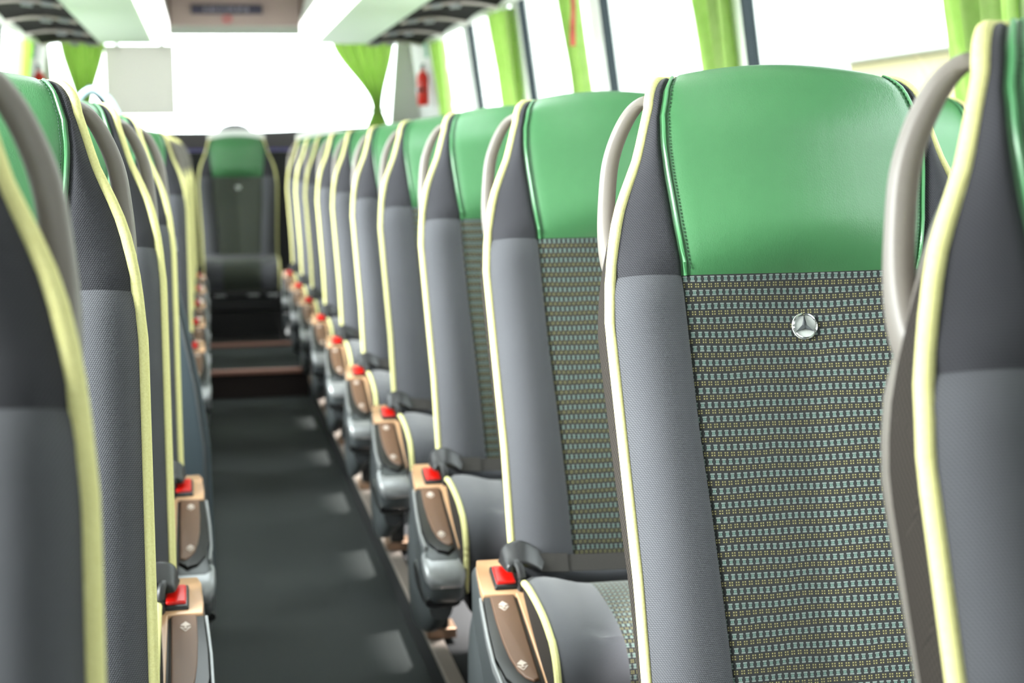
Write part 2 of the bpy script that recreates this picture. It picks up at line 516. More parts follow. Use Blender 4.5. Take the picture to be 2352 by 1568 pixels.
# front end of the coach, behind the viewpoint: dash wall, windscreen, header
struct('wall_front', MB().box((XL, Y0 - 0.05, -0.05), (XR, Y0, 0.75)).box((XL, Y0 - 0.05, 1.75), (XR, Y0, 2.06)), M['white'])
struct('window_%d' % wn, MB().box((XL, Y0 - 0.03, 0.75), (XR, Y0 - 0.024, 1.75)), M['glass']); wn += 1

# the yard and the buildings outside
struct('ground', MB().box((-60, -40, -1.45), (60, 70, -1.35)), M['asphalt'])

# ------------------------------------------------------------------ seats
TILT = 0.26
TV = Vector((0, TILT, 1)).normalized()            # up along the back
NV = Vector((0, -1, TILT)).normalized()           # out of the front face
ZB, ZS, ZT, AR = 0.36, 0.949, 1.145, 0.036        # bottom, headrest seam, start of the top roll, roll radius
HW_R = [(0.36, .199), (0.639, .203), (0.726, .207), (0.792, .210), (0.859, .213), (0.90, .215), (0.954, .211), (0.99, .205),
        (1.018, .198), (1.05, .187), (1.087, .173), (1.12, .164), (1.163, .151), (1.20, .142)]
SEAM = [(0.36, .106), (0.57, .114), (0.70, .122), (0.79, .129), (0.954, .136), (1.0, .143), (1.06, .149), (1.10, .151), (1.135, .148), (1.16, .139), (1.19, .122), (1.25, .098)]
SIDE = [(0.36, .018), (0.5, .025), (0.7, .044), (0.88, .055), (0.93, .050), (0.98, .030), (1.02, .014), (1.2, .010)]
SHEL = [(0.36, .030), (0.6, .050), (0.9, .080), (1.05, .075), (1.14, .045)]

def centre(v):
    """v = length up the back measured as height z to ZT, then arc length over the roll"""
    if v <= ZT:
        return Vector((0, TILT * (v - 0.905), v)), NV
    p0 = Vector((0, TILT * (ZT - 0.905), ZT)); c = p0 - NV * AR
    a = (v - ZT) / AR
    n = NV * cos(a) + TV * sin(a)
    return c + n * AR, n
def zof(v): return centre(v)[0].z if v > ZT else v
HW_L = [(0.36, .217), (0.90, .2155)] + HW_R[6:]
HW = HW_R
def hw_at(v):
    if v <= ZT: return interp(HW, v)
    return interp(HW, ZT) - 0.026 * min(1.4, (v - ZT) / (AR * 1.5)) ** 1.7
def seam_at(v): return interp(SEAM, v)
def front_off(u, v):
    hw, se = hw_at(v), seam_at(v)
    a = abs(u)
    q = min(1, max(0, (a - se) / max(1e-4, hw - se)))
    # lower back: slightly vee-d centre panel between full bolsters
    if a <= se: lo = 0.011 - 0.013 * (1 - a / se)
    else: lo = 0.011 + 0.014 * sin(pi * min(1, q * 1.05) * 0.72) - 0.024 * q ** 4
    # headrest: cushion full in the middle, wings falling away to the piping
    if a <= se: hi = 0.036 - 0.019 * (a / se) ** 2
    else: hi = 0.017 * (1 - q ** 1.4) + 0.004 * sin(pi * q)
    k = smst(0.92, 1.0, v)
    hi *= 1 - 0.85 * smst(ZT - 0.05, ZT + AR * 1.4, v)
    o = lo * (1 - k) + hi * k
    o -= 0.0035 * exp(-((a - se) / 0.0035) ** 2)
    o -= 0.004 * exp(-((v - ZS) / 0.005) ** 2)
    return o
def surf(u, v, extra=0.0):
    c, n = centre(v)
    p = c + n * (front_off(u, v) + extra)
    if v > 1.0: p = p - TV * (0.016 * (u / 0.15) ** 2 * smst(1.0, ZT, v))
    return Vector((u, p.y, p.z))

VTOP = ZT + AR * 2.45
def vs_lower(n=34): return linsp(ZB, ZS, n)
def vs_upper(): return linsp(ZS, ZT, 16) + linsp(ZT, VTOP, 13)[1:]
def region(u0, u1, vs, nu):
    rows, uvs = [], []
    for v in vs:
        a, b = u0(v), u1(v)
        us = linsp(a, b, nu)
        rows.append([surf(u, v) for u in us]); uvs.append([(u, v) for u in us])
    return MB().grid(rows, uvs)

DZ = (0, 0, -PZ)
def seat_back(root, m, top_rim=False):
    """all cloth, piping and shell of one seat back; m = +1 aisle at -x, m = -1 aisle at +x"""
    B = dict(parent=root, mirror=m, off=DZ, fixn=False)
    se, hw = seam_at, hw_at
    ns, nh = (lambda v: -se(v)), (lambda v: -hw(v))
    region(ns, se, vs_lower(), 25).build('back_panel', M['woven'], **B)
    hr = region(ns, se, vs_upper(), 25).build('headrest', M['leather'], **B)
    for s in (-1, 1):
        lo, hi = (nh, ns) if s < 0 else (se, hw)
        region(lo, hi, vs_lower(), 15).build('side_bolster', M['bolster'], **B)
        region(lo, hi, vs_upper(), 13).build('headrest_wing', M['bolster_shaded'], **B)
    # raised leather edge and dark stitching beside each headrest seam
    for s in (-1, 1):
        p = [surf(s * (se(v) - 0.0035), v, 0.0012) for v in vs_upper()[:-7]]
        MB().tube(p, 0.0021, 6).build('seam_welt', M['seam_green'], hr, mirror=m, off=DZ)
        st = MB(); v = ZS + 0.006
        while v < ZT + AR * 0.9:
            a, b = surf(s * (se(v) - 0.0085), v, 0.0004), surf(s * (se(v + .0026) - 0.0085), v + 0.0026, 0.0004)
            st.tube([a, b], 0.0006, 4); v += 0.0040
        st.build('stitching', M['thread'], hr, mirror=m, off=DZ, smooth=False)
    # piping: up one side, over the top behind the headrest, down the other
    path = []
    for v in linsp(ZB, ZT, 40): path.append(surf(-hw(v), v, -0.001))
    arc = linsp(ZT, ZT + AR * 1.3, 9)[1:]
    for v in arc: path.append(surf(-hw(v), v, -0.001))
    end = path[-1]
    for u in linsp(-0.118, 0.118, 11): path.append(Vector((u, end.y + 0.006 + .022 * (1 - (u / .118) ** 4), end.z + 0.003 * (1 - (u / .118) ** 2))))
    path += [Vector((-p.x, p.y, p.z)) for p in reversed(path[:40 + len(arc)])]
    MB().tube(path, 0.0064, 10).build('piping', M['piping'], root, mirror=m, off=DZ)
    # dark cloth sides behind the piping
    for s in (-1, 1):
        rows, uvs = [], []
        for v in linsp(ZB, ZT + 0.02, 40):
            c, n = centre(min(v, ZT)); d = interp(SIDE, v); h = hw(v)
            rows.append([Vector((s * (h + 0.0022 * sin(pi * k * .62)), 0, 0)) + (surf(h, v) - Vector((h, 0, 0))) - n * (d * k) for k in (0, .25, .5, .75, 1)])
            uvs.append([(d * k, v) for k in (0, .25, .5, .75, 1)])
        MB().grid(rows, uvs).build('side_cloth', M['sidecloth'], root, mirror=m, off=DZ)
    # plastic shell behind
    rows = []
    for v in linsp(ZB + 0.03, ZT + 0.012, 30):
        c, n = centre(min(v, ZT)); d = interp(SIDE, v); D = d + interp(SHEL, v); h = hw(v) - 0.001
        e = surf(h, v); pts = []
        for u, dd in ((-h, d - .002), (-h - .0005, d + .006), (-h + .008, d + (D - d) * .5), (-h + .035, D * .93), (-h * .5, D), (0, D + .004)):
            pts.append(Vector((u, e.y, e.z)) - n * dd)
        pts += [Vector((-p.x, p.y, p.z)) for p in reversed(pts[:-1])]
        rows.append(pts)
    sh = MB().grid(rows)
    k = len(rows[0]); L = len(sh.v)
    sh.f.append(tuple(range(L - k, L)))
    sh.build('back_shell', M['shell'], root, mirror=m, off=DZ)
    if top_rim: rim(root, m)

def rim(root, m):
    rows = []
    for u in linsp(-0.158, 0.158, 25):
        p = surf(u * .93, ZT + AR * 1.5); q = p.z + 0.006 - 0.012 * (abs(u) / .158) ** 6
        rows.append([(u, p.y - .010, q - .014), (u, p.y - .014, q + .012), (u, p.y - .006, q + .030), (u, p.y + .004, q + .030), (u, p.y + .004, q - .014)])
    MB().loft(rows).build('top_rim', M['rim'], root, mirror=m, off=DZ)

def badge(root, m):
    c, n = centre(0.893); o = surf(0, 0.893, 0.0)
    def put(x, y, z): return o + Vector((x, 0, 0)) + TV * y + n * z
    b = MB(); N = 36; rings = []
    for r, h in ((.0145, -.004), (.0145, .0015), (.0138, .0032), (.0128, .0034), (.0120, .0022)):
        rings.append([put(r * cos(2 * pi * k / N), r * sin(2 * pi * k / N), h) for k in range(N)])
    b.loft(rings)
    bo = b.build('badge', M['chrome_grain'], root, mirror=m, off=DZ)
    rim = MB().tube([put(.0131 * cos(2 * pi * k / N), .0131 * sin(2 * pi * k / N), .0031) for k in range(N + 1)], 0.0011, 6)
    rim.build('badge_rim', M['chrome'], bo, mirror=m, off=DZ)
    st = MB(); pts = []
    for k in range(6):
        a = pi / 2 + k * pi / 3; r = 0.0124 if k % 2 == 0 else 0.0030
        pts.append(put(r * cos(a), r * sin(a), 0.0027 if k % 2 == 0 else 0.0024))
    st.add(pts + [put(0, 0, 0.0085)], [(k, (k + 1) % 6, 6) for k in range(6)])
    st.build('badge_star', M['star'], bo, mirror=m, off=DZ, smooth=False)

CZ = [(-.122, .428), (-.134, .452), (-.160, .466), (-.21, .472), (-.28, .468), (-.345, .456), (-.395, .432), (-.418, .398), (-.418, .355), (-.395, .30)]
def cushion(root, m):
    prof = catmull([Vector((0, y, z)) for y, z in CZ], 4)
    rows, uvs = [], []; L = 0.0; last = prof[0]
    for i, p in enumerate(prof):
        L += (p - last).length; last = p
        k = min(1, i / 6.0)
        row, uu = [], []
        for j in range(25):
            s = -1 + 2 * j / 24; a = abs(s)
            w = 0.197 + 0.003 * sin(pi * min(1, L / .45))
            dip = -0.014 * (1 - smst(0.50, 0.86, a)) - 0.007 * max(0, (a - .93) / .07) ** 2
            nrm = Vector((0, 0, 1)) if p.z > .44 else Vector((0, -1, .3)).normalized()
            row.append(Vector((s * w, p.y, p.z)) + nrm * (dip * k)); uu.append((s * w, L))
        rows.append(row); uvs.append(uu)
    lo, hi = 6, 19
    def sub(a, b): return [r[a:b] for r in rows], [u[a:b] for u in uvs]
    B = dict(parent=root, mirror=m, off=DZ)
    for a, b in ((0, lo + 1), (hi - 1, 25)):
        r, u = sub(a, b); MB().grid(r, u).build('cushion_bolster', M['bolster'], fixn=False, **B)
    r, u = sub(lo, hi); MB().grid(r, u).build('cushion_centre', M['woven'], fixn=False, **B)
    for s in (0, -1):
        path = [r[s] for r in rows]
        MB().tube(path, 0.0052, 8).build('cushion_piping', M['piping'], **B)
        sd = MB(); top = path; bot = [Vector((p.x * .985, p.y * (1 if p.y < -.1 else 1), 0.30)) for p in path]
        bot = [Vector((p.x, max(p.y, -.40), .295)) for p in bot]
        sd.grid([top, [(a + b) / 2 + Vector(((.012 if s else -.012), 0, 0)) for a, b in zip(top, bot)], bot])
        sd.build('cushion_side', M['sidecloth'], **B)
    rl = []
    for x in linsp(-.185, .185, 25):
        e = min(1, (0.186 - abs(x)) / .03) ** .5 if abs(x) < .186 else 0.05
        e = max(e, .1); zc = .456 - .012 * (1 - smst(.08, .17, abs(x)))
        rl.append([(x, -.106 + .030 * e * cos(2 * pi * k / 14), zc + .026 * e * sin(2 * pi * k / 14)) for k in range(14)])
    MB().loft(rl).build('cushion_roll', M['bolster'], **B)
    MB().box((-0.190, -0.385, 0.255), (0.190, -0.02, 0.296)).build('cushion_pan', M['black'], bevel=0.01, **B)

AT = lambda y: 0.486 + 0.336 * (y + 0.10)          # slope of the armrest top
def rrect(xa, xb, za, zb, y, n=5, r=0.014):
    pts = []; r = min(r, (xb - xa) / 2.01, (zb - za) / 2.01)
    for cx, cz, a0 in ((xb - r, zb - r, 0), (xa + r, zb - r, 90), (xa + r, za + r, 180), (xb - r, za + r, 270)):
        for k in range(n):
            a = radians(a0 + 90 * k / (n - 1)); pts.append((cx + r * cos(a), y, cz + r * sin(a)))
    return pts
ARM_DROP = 0.0150
def armrest(root, m):
    AO = (0, 0, -PZ - ARM_DROP)
    B = dict(parent=root, mirror=m, off=AO)
    secs = [(-.066, .41, .468, -.254, -.199), (-.072, .395, .480, -.258, -.196), (-.10, .375, .486, -.259, -.195), (-.17, .345, AT(-.17), -.262, -.196),
            (-.26, .305, AT(-.26), -.268, -.197), (-.34, .290, AT(-.34), -.273, -.199), (-.39, .296, AT(-.39) - .003, -.274, -.200),
            (-.410, .300, .370, -.272, -.202), (-.421, .305, .352, -.267, -.207), (-.426, .312, .335, -.258, -.214)]
    ar = MB().loft([rrect(xa, xb, z0, z1, y) for y, z0, z1, xa, xb in secs]).build('armrest', M['armbody'], **B)
    C = dict(parent=ar, mirror=m, off=AO)
    top = lambda h: (lambda x, y: AT(y) + h if y < -.10 else .486 + h - (y + .10) * .12)
    MB().prism([(-.2515, -.080), (-.203, -.080), (-.200, -.110), (-.200, -.386), (-.2085, -.386), (-.2105, -.182), (-.2590, -.182), (-.2600, -.160), (-.2570, -.110)], top(.0062), .014).build(
        'arm_cover', M['tan'], bevel=.0022, smooth=True, **C)
    MB().prism([(-.2615, -.184), (-.2665, -.27), (-.2680, -.33), (-.2650, -.374), (-.2690, -.378), (-.2725, -.33), (-.2710, -.27), (-.2655, -.184)], top(.0040), .014).build(
        'arm_edge', M['silver'], bevel=.0012, **C)
    pad = [(-.2155, -.186), (-.2165, -.374), (-.224, -.377), (-.234, -.368), (-.242, -.352), (-.2475, -.325), (-.2505, -.290), (-.2515, -.24), (-.250, -.186)]
    MB().prism(pad, top(.0075), .014).build('arm_pad', M['brown'], bevel=.002, **C)
    MB().prism([(-.2125, -.184), (-.2135, -.380), (-.228, -.394), (-.246, -.386), (-.260, -.362), (-.2665, -.32), (-.265, -.26), (-.2600, -.184)], top(.0040), .014).build(
        'arm_trim', M['black'], bevel=.0015, **C)
    z = top(.0081)
    for (cx, cy, f) in ((-.235, -.212, 1), (-.234, -.345, -1)):
        ic = MB()
        def q(pts, h=.0006): ic.prism(pts, z, h)
        q([(cx, cy + .010), (cx + .007, cy + .002), (cx, cy - .001), (cx - .007, cy + .002)])
        a = [(cx - .007, cy - .002), (cx, cy - .005), (cx + .007, cy - .002), (cx, cy - .011)]
        for p0, p1 in zip(a, a[1:] + a[:1]):
            dx, dy = p1[0] - p0[0], p1[1] - p0[1]; l = math.hypot(dx, dy); ox, oy = -dy / l * .0006, dx / l * .0006
            q([(p0[0] + ox, p0[1] + oy), (p1[0] + ox, p1[1] + oy), (p1[0] - ox, p1[1] - oy), (p0[0] - ox, p0[1] - oy)])
        q([(cx - .0012, cy - .0006), (cx + .0012, cy - .0006), (cx + .0012, cy - .0052), (cx - .0012, cy - .0052)])
        ic.build('arm_symbol', M['icon'], smooth=False, **C)
    tip = []
    for y, dz0, z1, xa, xb in ((-.376, .024, AT(-.376) - .004, -.2755, -.1985), (-.396, .030, AT(-.396) - .007, -.2762, -.1985),
                               (-.413, .034, .3705, -.2742, -.2), (-.424, .028, .358, -.2692, -.205), (-.4295, .012, .348, -.2602, -.212)):
        tip.append(rrect(xa, xb, z1 - dz0, z1, y, 5, .012))
    MB().loft(tip).build('arm_tip', M['silver'], **C)

def belt(root, m):
    B = dict(parent=root, mirror=m, off=DZ)
    zf = lambda h: (lambda x, y: AT(y) + h if y < -.10 else .486 + h)
    BO = (0, 0, -PZ - ARM_DROP)
    bk = MB().prism([(-.240, -.120), (-.199, -.120), (-.199, -.173), (-.240, -.173)], zf(.0115), .03).build('belt_buckle', M['black'], root, mirror=m, off=BO, bevel=.004)
    MB().prism([(-.236, -.126), (-.208, -.126), (-.208, -.167), (-.236, -.167)], zf(.0155), .010).build('release_button', M['red'], bevel=.003, parent=bk, mirror=m, off=BO)
    # buckle tongue: moulded head bending over the cushion edge, with a grip loop into the buckle
    path = catmull([(-.216, -.146, .480), (-.212, -.148, .494), (-.198, -.152, .500), (-.180, -.154, .493), (-.166, -.154, .483)], 5)
    tg = MB(); rings = []
    for i, p in enumerate(path):
        t = i / (len(path) - 1)
        d = (path[min(i + 1, len(path) - 1)] - path[max(i - 1, 0)]).normalized()
        wv = Vector((0.0, -0.72, -0.69)).normalized(); wv = (wv - d * wv.dot(d)).normalized(); nv = d.cross(wv)
        W, T = .023 - .006 * t, .010 - .0055 * t
        rings.append([p + wv * (W * sgnp(cos(a), .4)) + nv * (T * sgnp(sin(a), .4)) for a in [2 * pi * k / 20 for k in range(20)]])
    tg.loft(rings)
    tg.tube(catmull([(-.202, -.172, .446), (-.201, -.178, .466), (-.203, -.172, .484), (-.207, -.158, .492)], 4), .0062, 8)
    tg.build('belt_tongue', M['tongue'], **B)
    st = MB(); pts = catmull([(-.170, -.154, .485), (-.10, -.152, .481), (.02, -.146, .478), (.12, -.150, .480), (.196, -.128, .478)], 6)
    wv, nv = Vector((0, -.45, -.89)), Vector((0, .89, -.45))
    for pp, W, T in ((pts, .0125, .001), (pts[:5], .014, .0026)):
        st.loft([[p + wv * W + nv * T, p - wv * W + nv * T, p - wv * W - nv * T, p + wv * W - nv * T] for p in pp])
    st.build('seat_belt', M['belt'], smooth=False, **B)
def sgnp(v, p): return math.copysign(abs(v) ** p, v)

def handle(root, m):
    pts = [(-.146, .084, 1.140), (-.160, .087, 1.134), (-.172, .089, 1.120), (-.184, .090, 1.096), (-.193, .088, 1.068), (-.198, .083, 1.033),
           (-.201, .076, .998), (-.201, .065, .968), (-.197, .052, .945)]
    path = catmull([Vector(p) for p in pts], 4); rings = []
    for i, p in enumerate(path):
        d = (path[min(i + 1, len(path) - 1)] - path[max(i - 1, 0)]).normalized()
        a = Vector((1, 0, 0)); b = d.cross(a).normalized()
        t = i / (len(path) - 1); w = .0095; h = .0085 + .006 * smst(.6, 1, t)
        rings.append([p + a * (w * sgnp(cos(q), .7)) + b * (h * sgnp(sin(q), .7)) for q in [2 * pi * k / 12 for k in range(12)]])
    MB().loft(rings).build('grab_handle', M['shell'], root, mirror=m, off=DZ)

def base(root, m):
    B = dict(parent=root, mirror=m, off=DZ)
    # moulded side cover: hangs under the armrest and sweeps back and down to the rail
    rows = []
    for y, za, zb, xo in ((-.34, .235, .300, -.236), (-.31, .210, .310, -.240), (-.24, .182, .335, -.244), (-.14, .158, .380, -.243), (-.04, .135, .40, -.238),
                          (.02, .125, .37, -.230), (.06, .120, .31, -.220), (.085, .125, .25, -.212), (.095, .135, .21, -.208)):
        ring = []
        for k in range(18):
            a = 2 * pi * k / 18
            ring.append((xo + .022 * sgnp(cos(a), .7), y, (za + zb) / 2 + (zb - za) / 2 * sgnp(sin(a), .75)))
        rows.append(ring)
    MB().loft(rows).build('side_cover', M['armbody'], **B)
    rows = []
    for y, za, zb in ((-.25, .285, .33), (-.30, .276, .32), (-.36, .272, .310), (-.405, .276, .304), (-.42, .283, .298)):
        rows.append(rrect(-.274, -.212, za, zb, y, 5, .012))
    MB().loft(rows).build('arm_bumper', M['black'], **B)
    rows = []
    for t in linsp(0, 1, 8):
        rows.append(rrect(-.205 + .0 * t, -.165, 0, 1, 0) and [(x, .045 + .045 * t + yy, .30 - .222 * t) for x, yy in
                    ((-.20, -.03), (-.165, -.03), (-.165, .03), (-.20, .03))])
    MB().loft(rows).build('seat_leg', M['armbody'], bevel=.004, **B)
    MB().box((-.2115, .050, PZ + .0125), (-.150, .120, PZ + .034)).build('foot_plate', M['foot'], bevel=.003, **B)
    # far leg towards the side wall
    MB().box((.12, -.06, PZ + .001), (.16, .02, .26)).build('seat_leg', M['armbody'], bevel=.006, **B)
    MB().tube([(-.195, .0, .245), (.19, .0, .245)], .014, 8).build('cross_bar', M['black'], **B)

def aisle_seat(m, x, y, label, group):
    r = empty('coach_seat', (x, y, PZ), label, 'seat', group)
    seat_back(r, m); badge(r, m); cushion(r, m); handle(r, m); armrest(r, m); belt(r, m); base(r, m)
    return r

XSR, XSL = 0.630, -0.285
row_y = lambda n: 0.88 + 0.768 * (n - 1)
ORD = ['', 'first', 'second', 'third', 'fourth', 'fifth', 'sixth', 'seventh', 'eighth', 'ninth', 'tenth', 'eleventh']
GR, GL = 'aisle seats in the right hand row', 'aisle seats in the left hand row'
labR = {1: 'grey coach seat cut off by the right edge, light grey handle in front',
        2: 'large sharp coach seat with whole green headrest and chrome star badge',
        11: 'rearmost coach seat of the right row, beside the rear middle seat'}
protoR = aisle_seat(1, XSR, row_y(2), labR[2], GR)
for n in range(1, 12):
    if n == 2: continue
    lb = labR.get(n) or 'blurred coach seat, %s from the camera in the right aisle row' % ORD[n]
    d_ = dup(protoR, (XSR, row_y(n) + (0.06 if n == 11 else 0), PZ), lb, GR)
    if n == 11: rim(d_, 1)
labL = {1: 'blurred charcoal coach seat cut off by the left edge of the picture',
        2: 'sharp charcoal knit coach seat with green headrest at far left',
        3: 'third coach seat from camera on the left, above the nearest left armrest',
        4: 'fourth left coach seat, in front of the blue grey partition',
        7: 'first coach seat behind the blue grey partition on the left'}
HW = HW_L
protoL = aisle_seat(-1, XSL, row_y(2), labL[2], GL)
for n in (1, 3, 4, 7, 8, 9, 10, 11):
    lb = labL.get(n) or 'blurred left aisle coach seat, %s one behind the blue grey partition' % ORD[n - 6]
    dup(protoL, (XSL + (0.001 if n == 1 else 0), row_y(n) + (0.06 if n == 11 else 0), PZ), lb, GL)
# rear middle seat facing down the aisle
HW = HW_R
rm = empty('coach_seat', (0.166, 9.10, PZ + .01), 'rear middle coach seat facing straight down the aisle', 'seat', 'rear bench seats')
seat_back(rm, 1, True); badge(rm, 1)
DZ = (0, 0, -PZ + .055)
cushion(rm, 1)
for x in (-.12, .055, .16):
    MB().box((x - .03, -.452, .268), (x + .03, -.432, .280)).build('buckle_plate', M['silver'], rm, off=DZ, bevel=.003)
MB().box((-.17, -.40, .195), (.17, -.05, .254)).build('seat_base', M['black'], rm, off=DZ)
DZ = (0, 0, -PZ)
# window seats: same backs and cushions, hidden behind the aisle seats
GW = 'window seats hidden behind the aisle seats'
wl = 'coach seat by the side window, hidden behind its aisle neighbour'
pw = empty('coach_seat', (1.074, row_y(2), PZ), wl, 'seat', GW)
seat_back(pw, 1); cushion(pw, 1)
MB().box((-.15, -.30, .001), (-.11, -.05, .192)).box((.11, -.30, .001), (.15, -.05, .192)).build('seat_leg', M['armbody'], pw, bevel=.006)
for n in range(1, 12):
    if n != 2: dup(pw, (1.074, row_y(n) + (0.06 if n == 11 else 0), PZ), wl, GW)
for n in (2, 3, 4, 7, 8, 9, 10): dup(pw, (-0.732, row_y(n) + (0.06 if n == 11 else 0), PZ), wl, GW)

# ------------------------------------------------------------------ overhead racks
FILL_W = 26.0
def rack(side):
    nm = 'right' if side > 0 else 'left'
    X = lambda r: BC + side * r
    r = empty('luggage_rack', (X(0.74), 4.0, 1.705), 'pale overhead luggage rack along the %s side with dark service covers' % nm, 'luggage rack', 'overhead luggage racks')
    o = Vector((-X(0.74), -4.0, -1.705))
    ya, yb = -1.6, 8.88
    def slab(a, b, za, zb, t, mat, name, y0=ya, y1=yb):
        v = [(X(a), y0, za), (X(b), y0, zb), (X(b), y0, zb + t), (X(a), y0, za + t)]
        return MB().loft([v, [(p[0], y1, p[2]) for p in v]]).build(name, mat, r, smooth=False, off=o)
    slab(.427, .705, 1.672, 1.672, .03, M['rack'], 'underside')
    # bright inner edge
    v = [(X(.345), 1.717), (X(.425), 1.671), (X(.425), 1.70), (X(.37), 1.78), (X(.345), 1.78)]
    MB().loft([[(a, ya, b) for a, b in v], [(a, yb, b) for a, b in v]]).build('light_strip', M['led'], r, smooth=False, off=o)
    slab(1.005, 1.062, 1.675, 1.675, .03, M['white'], 'outer_rail')
    slab(.345, 1.062, 1.79, 1.79, .02, M['white'], 'rack_floor')
    v = [(X(.345), 1.78), (X(.37), 1.78), (X(.42), 2.02), (X(.40), 2.02)]
    MB().loft([[(a, ya, b) for a, b in v], [(a, yb, b) for a, b in v]]).build('rack_front', M['white'], r, smooth=False, off=o)
    MB().box((min(X(.46), X(1.06)), yb - .012, 1.68), (max(X(.46), X(1.06)), yb, 1.80)).build('rack_end', M['white'], r, off=o)
    for n in range(1, 12):
        y = row_y(n) + .30
        rows = []
        for y_, dz in ((y - .72, .0), (y - .54, .012), (y - .36, .016), (y - .18, .012), (y - .035, .0)):
            rows.append([(X(.706), y_, 1.668 + dz), (X(.86), y_, 1.690 + dz), (X(1.004), y_, 1.668 + dz),
                         (X(1.004), y_, 1.72), (X(.86), y_, 1.74), (X(.706), y_, 1.72)])
        MB().loft(rows).build('service_cover', M['cover'], r, off=o)
        path = catmull([(X(.706), y + .0, 1.662), (X(.78), y - .03, 1.676), (X(.86), y - .04, 1.680), (X(.94), y - .03, 1.676), (X(1.004), y + .0, 1.664)], 4)
        rb = MB().tube(path, .010, 8, flat=.8).build('rib', M['rib'], r, off=o)
        for fx in (.735, .81):
            MB().tube([(X(fx), y - .03, 1.668), (X(fx + .04), y - .04, 1.672)], .013, 10).build('reading_lamp', M['silver'], rb, off=o)
        # added fill light for this row, aimed straight down to brighten the cushion
        if side < 0 or n > 8 or n == 1: continue      # fill light only over the right hand rows
        ld = bpy.data.lights.new('cushion_fill', 'AREA'); ld.shape = 'DISK'; ld.size = .05
        ld.energy = FILL_W; ld.spread = radians(42); ld.color = (1.0, .98, .95)
        lo = bpy.data.objects.new('cushion_fill', ld); COL.objects.link(lo)
        lo.location = (X(.775), y - .035, 1.654)
    return r
rack(1); rack(-1)

# rear bulkhead between the racks, with its sign
bh = empty('bulkhead_panel', (BC + .04, 9.0, 1.80), 'brown grey ceiling bulkhead above the rear window with a dark sign', 'panel')
o = Vector((-(BC + .04), -9.0, -1.80))
MB().box((-.215, 9.0, 1.775), (.60, 9.03, 2.03)).build('panel_face', M['bulkhead'], bh, off=o, bevel=.006)
MB().box((-.255, 8.99, 1.775), (-.20, 9.03, 2.03)).build('panel_edge', M['bulkhead_dark'], bh, off=o)
MB().box((.585, 8.99, 1.775), (.66, 9.03, 2.03)).build('panel_edge', M['bulkhead_dark'], bh, off=o)
MB().box((-.175, 8.995, 1.775), (-.165, 9.0, 2.03)).box((.525, 8.995, 1.775), (.535, 9.0, 2.03)).build('panel_groove', M['bulkhead_dark'], bh, off=o)
sp = MB().box((-.055, 8.985, 1.838), (.325, 8.999, 1.888)).build('sign_plate', M['signplate'], bh, off=o, bevel=.003)
mk = MB(); x = .012
for k in range(15):
    w = random.choice((.007, .010, .012)); mk.box((x, 8.982, 1.851), (x + .003, 8.9848, 1.876))
    if k % 3 != 1: mk.box((x, 8.982, random.choice((1.851, 1.862, 1.872))), (x + w, 8.9848, 1.876 if k % 4 == 0 else 1.8755))
    if k % 2: mk.box((x + w, 8.982, 1.851), (x + w + .003, 8.9848, 1.870))
    x += w + .0075
mk.build('sign_lettering', M['signmark'], sp, off=o, smooth=False)
N = 24; ring = [(.135 + .022 * cos(2 * pi * k / N), 8.996, 1.812 + .018 * sin(2 * pi * k / N)) for k in range(N + 1)]
MB().tube(ring, .004, 6, upv=Vector((0, 1, 0))).tube([(.12, 8.996, 1.80), (.15, 8.996, 1.824)], .003, 6).build('warning_mark', M['pinkmark'], bh, off=o)

# ------------------------------------------------------------------ rear and side fittings
dm = MB(); rings = []
for k in range(9):
    a = pi / 2 * k / 8
    rings.append([(.172 + .098 * cos(a) * cos(2 * pi * q / 28), 9.84 + .098 * cos(a) * sin(2 * pi * q / 28), 1.2155 + .052 * sin(a)) for q in range(28)] if k < 8 else
                 [(.172 + .004 * cos(2 * pi * q / 28), 9.84 + .004 * sin(2 * pi * q / 28), 1.2675) for q in range(28)])
dm.loft(rings)
tag(dm.build('dome_cover', M['shelf']), 'dark dome on the rear shelf above the middle seat', 'dome')
bd = MB().box((-.572, 9.93, 1.325), (-.170, 9.945, 1.735)).build('sunshade_board', M['board'], bevel=.003)
for x in (-.50, -.24):
    MB().box((x - .012, 9.947, 1.70), (x + .012, 9.951, 1.83)).box((x - .012, 9.947, 1.825), (x + .012, 10.002, 1.83)).build('hanger', M['white'], bd)
tag(bd, 'pale rectangular board hanging in the left part of the rear window', 'board')

def extinguisher(side, y, lb):
    s = 1 if side > 0 else -1
    z = 1.45; x = wallx(side, z) - s * .052
    e = empty('fire_extinguisher', (x, y, z - .10), lb, 'fire extinguisher', 'fire extinguishers at the rear')
    e.scale = (.66, .66, .66)
    b = MB(); rings = []
    for zz, r in ((0, .045), (.01, .052), (.24, .052), (.275, .042), (.295, .020), (.31, .018)):
        rings.append([(r * cos(2 * pi * k / 24), r * sin(2 * pi * k / 24), zz) for k in range(24)])
    b.loft(rings); b.build('cylinder', M['ext_red'], e)
    MB().box((-.016, -.02, .31), (.016, .02, .345)).box((-.012, -.085, .345), (.012, .02, .358)).build('valve', M['black'], e, bevel=.003)
    MB().box((-.014, -.09, .30), (.014, -.02, .312)).build('lever', M['ext_red'], e, bevel=.002)
    MB().tube(catmull([(0, .02, .33), (0, .075, .30), (0, .078, .2), (0, .062, .08)], 5), .009, 8).build('hose', M['black'], e)
    MB().box((-.006 if s < 0 else -.058, -.058, .12), (.058 if s < 0 else .006, .058, .15)).build('strap', M['black'], e, bevel=.002)
    return e
extinguisher(1, 9.30, 'red fire extinguisher on the pale right rear wall panel')
extinguisher(-1, 9.30, 'red fire extinguisher on the left rear wall, behind the left seats')
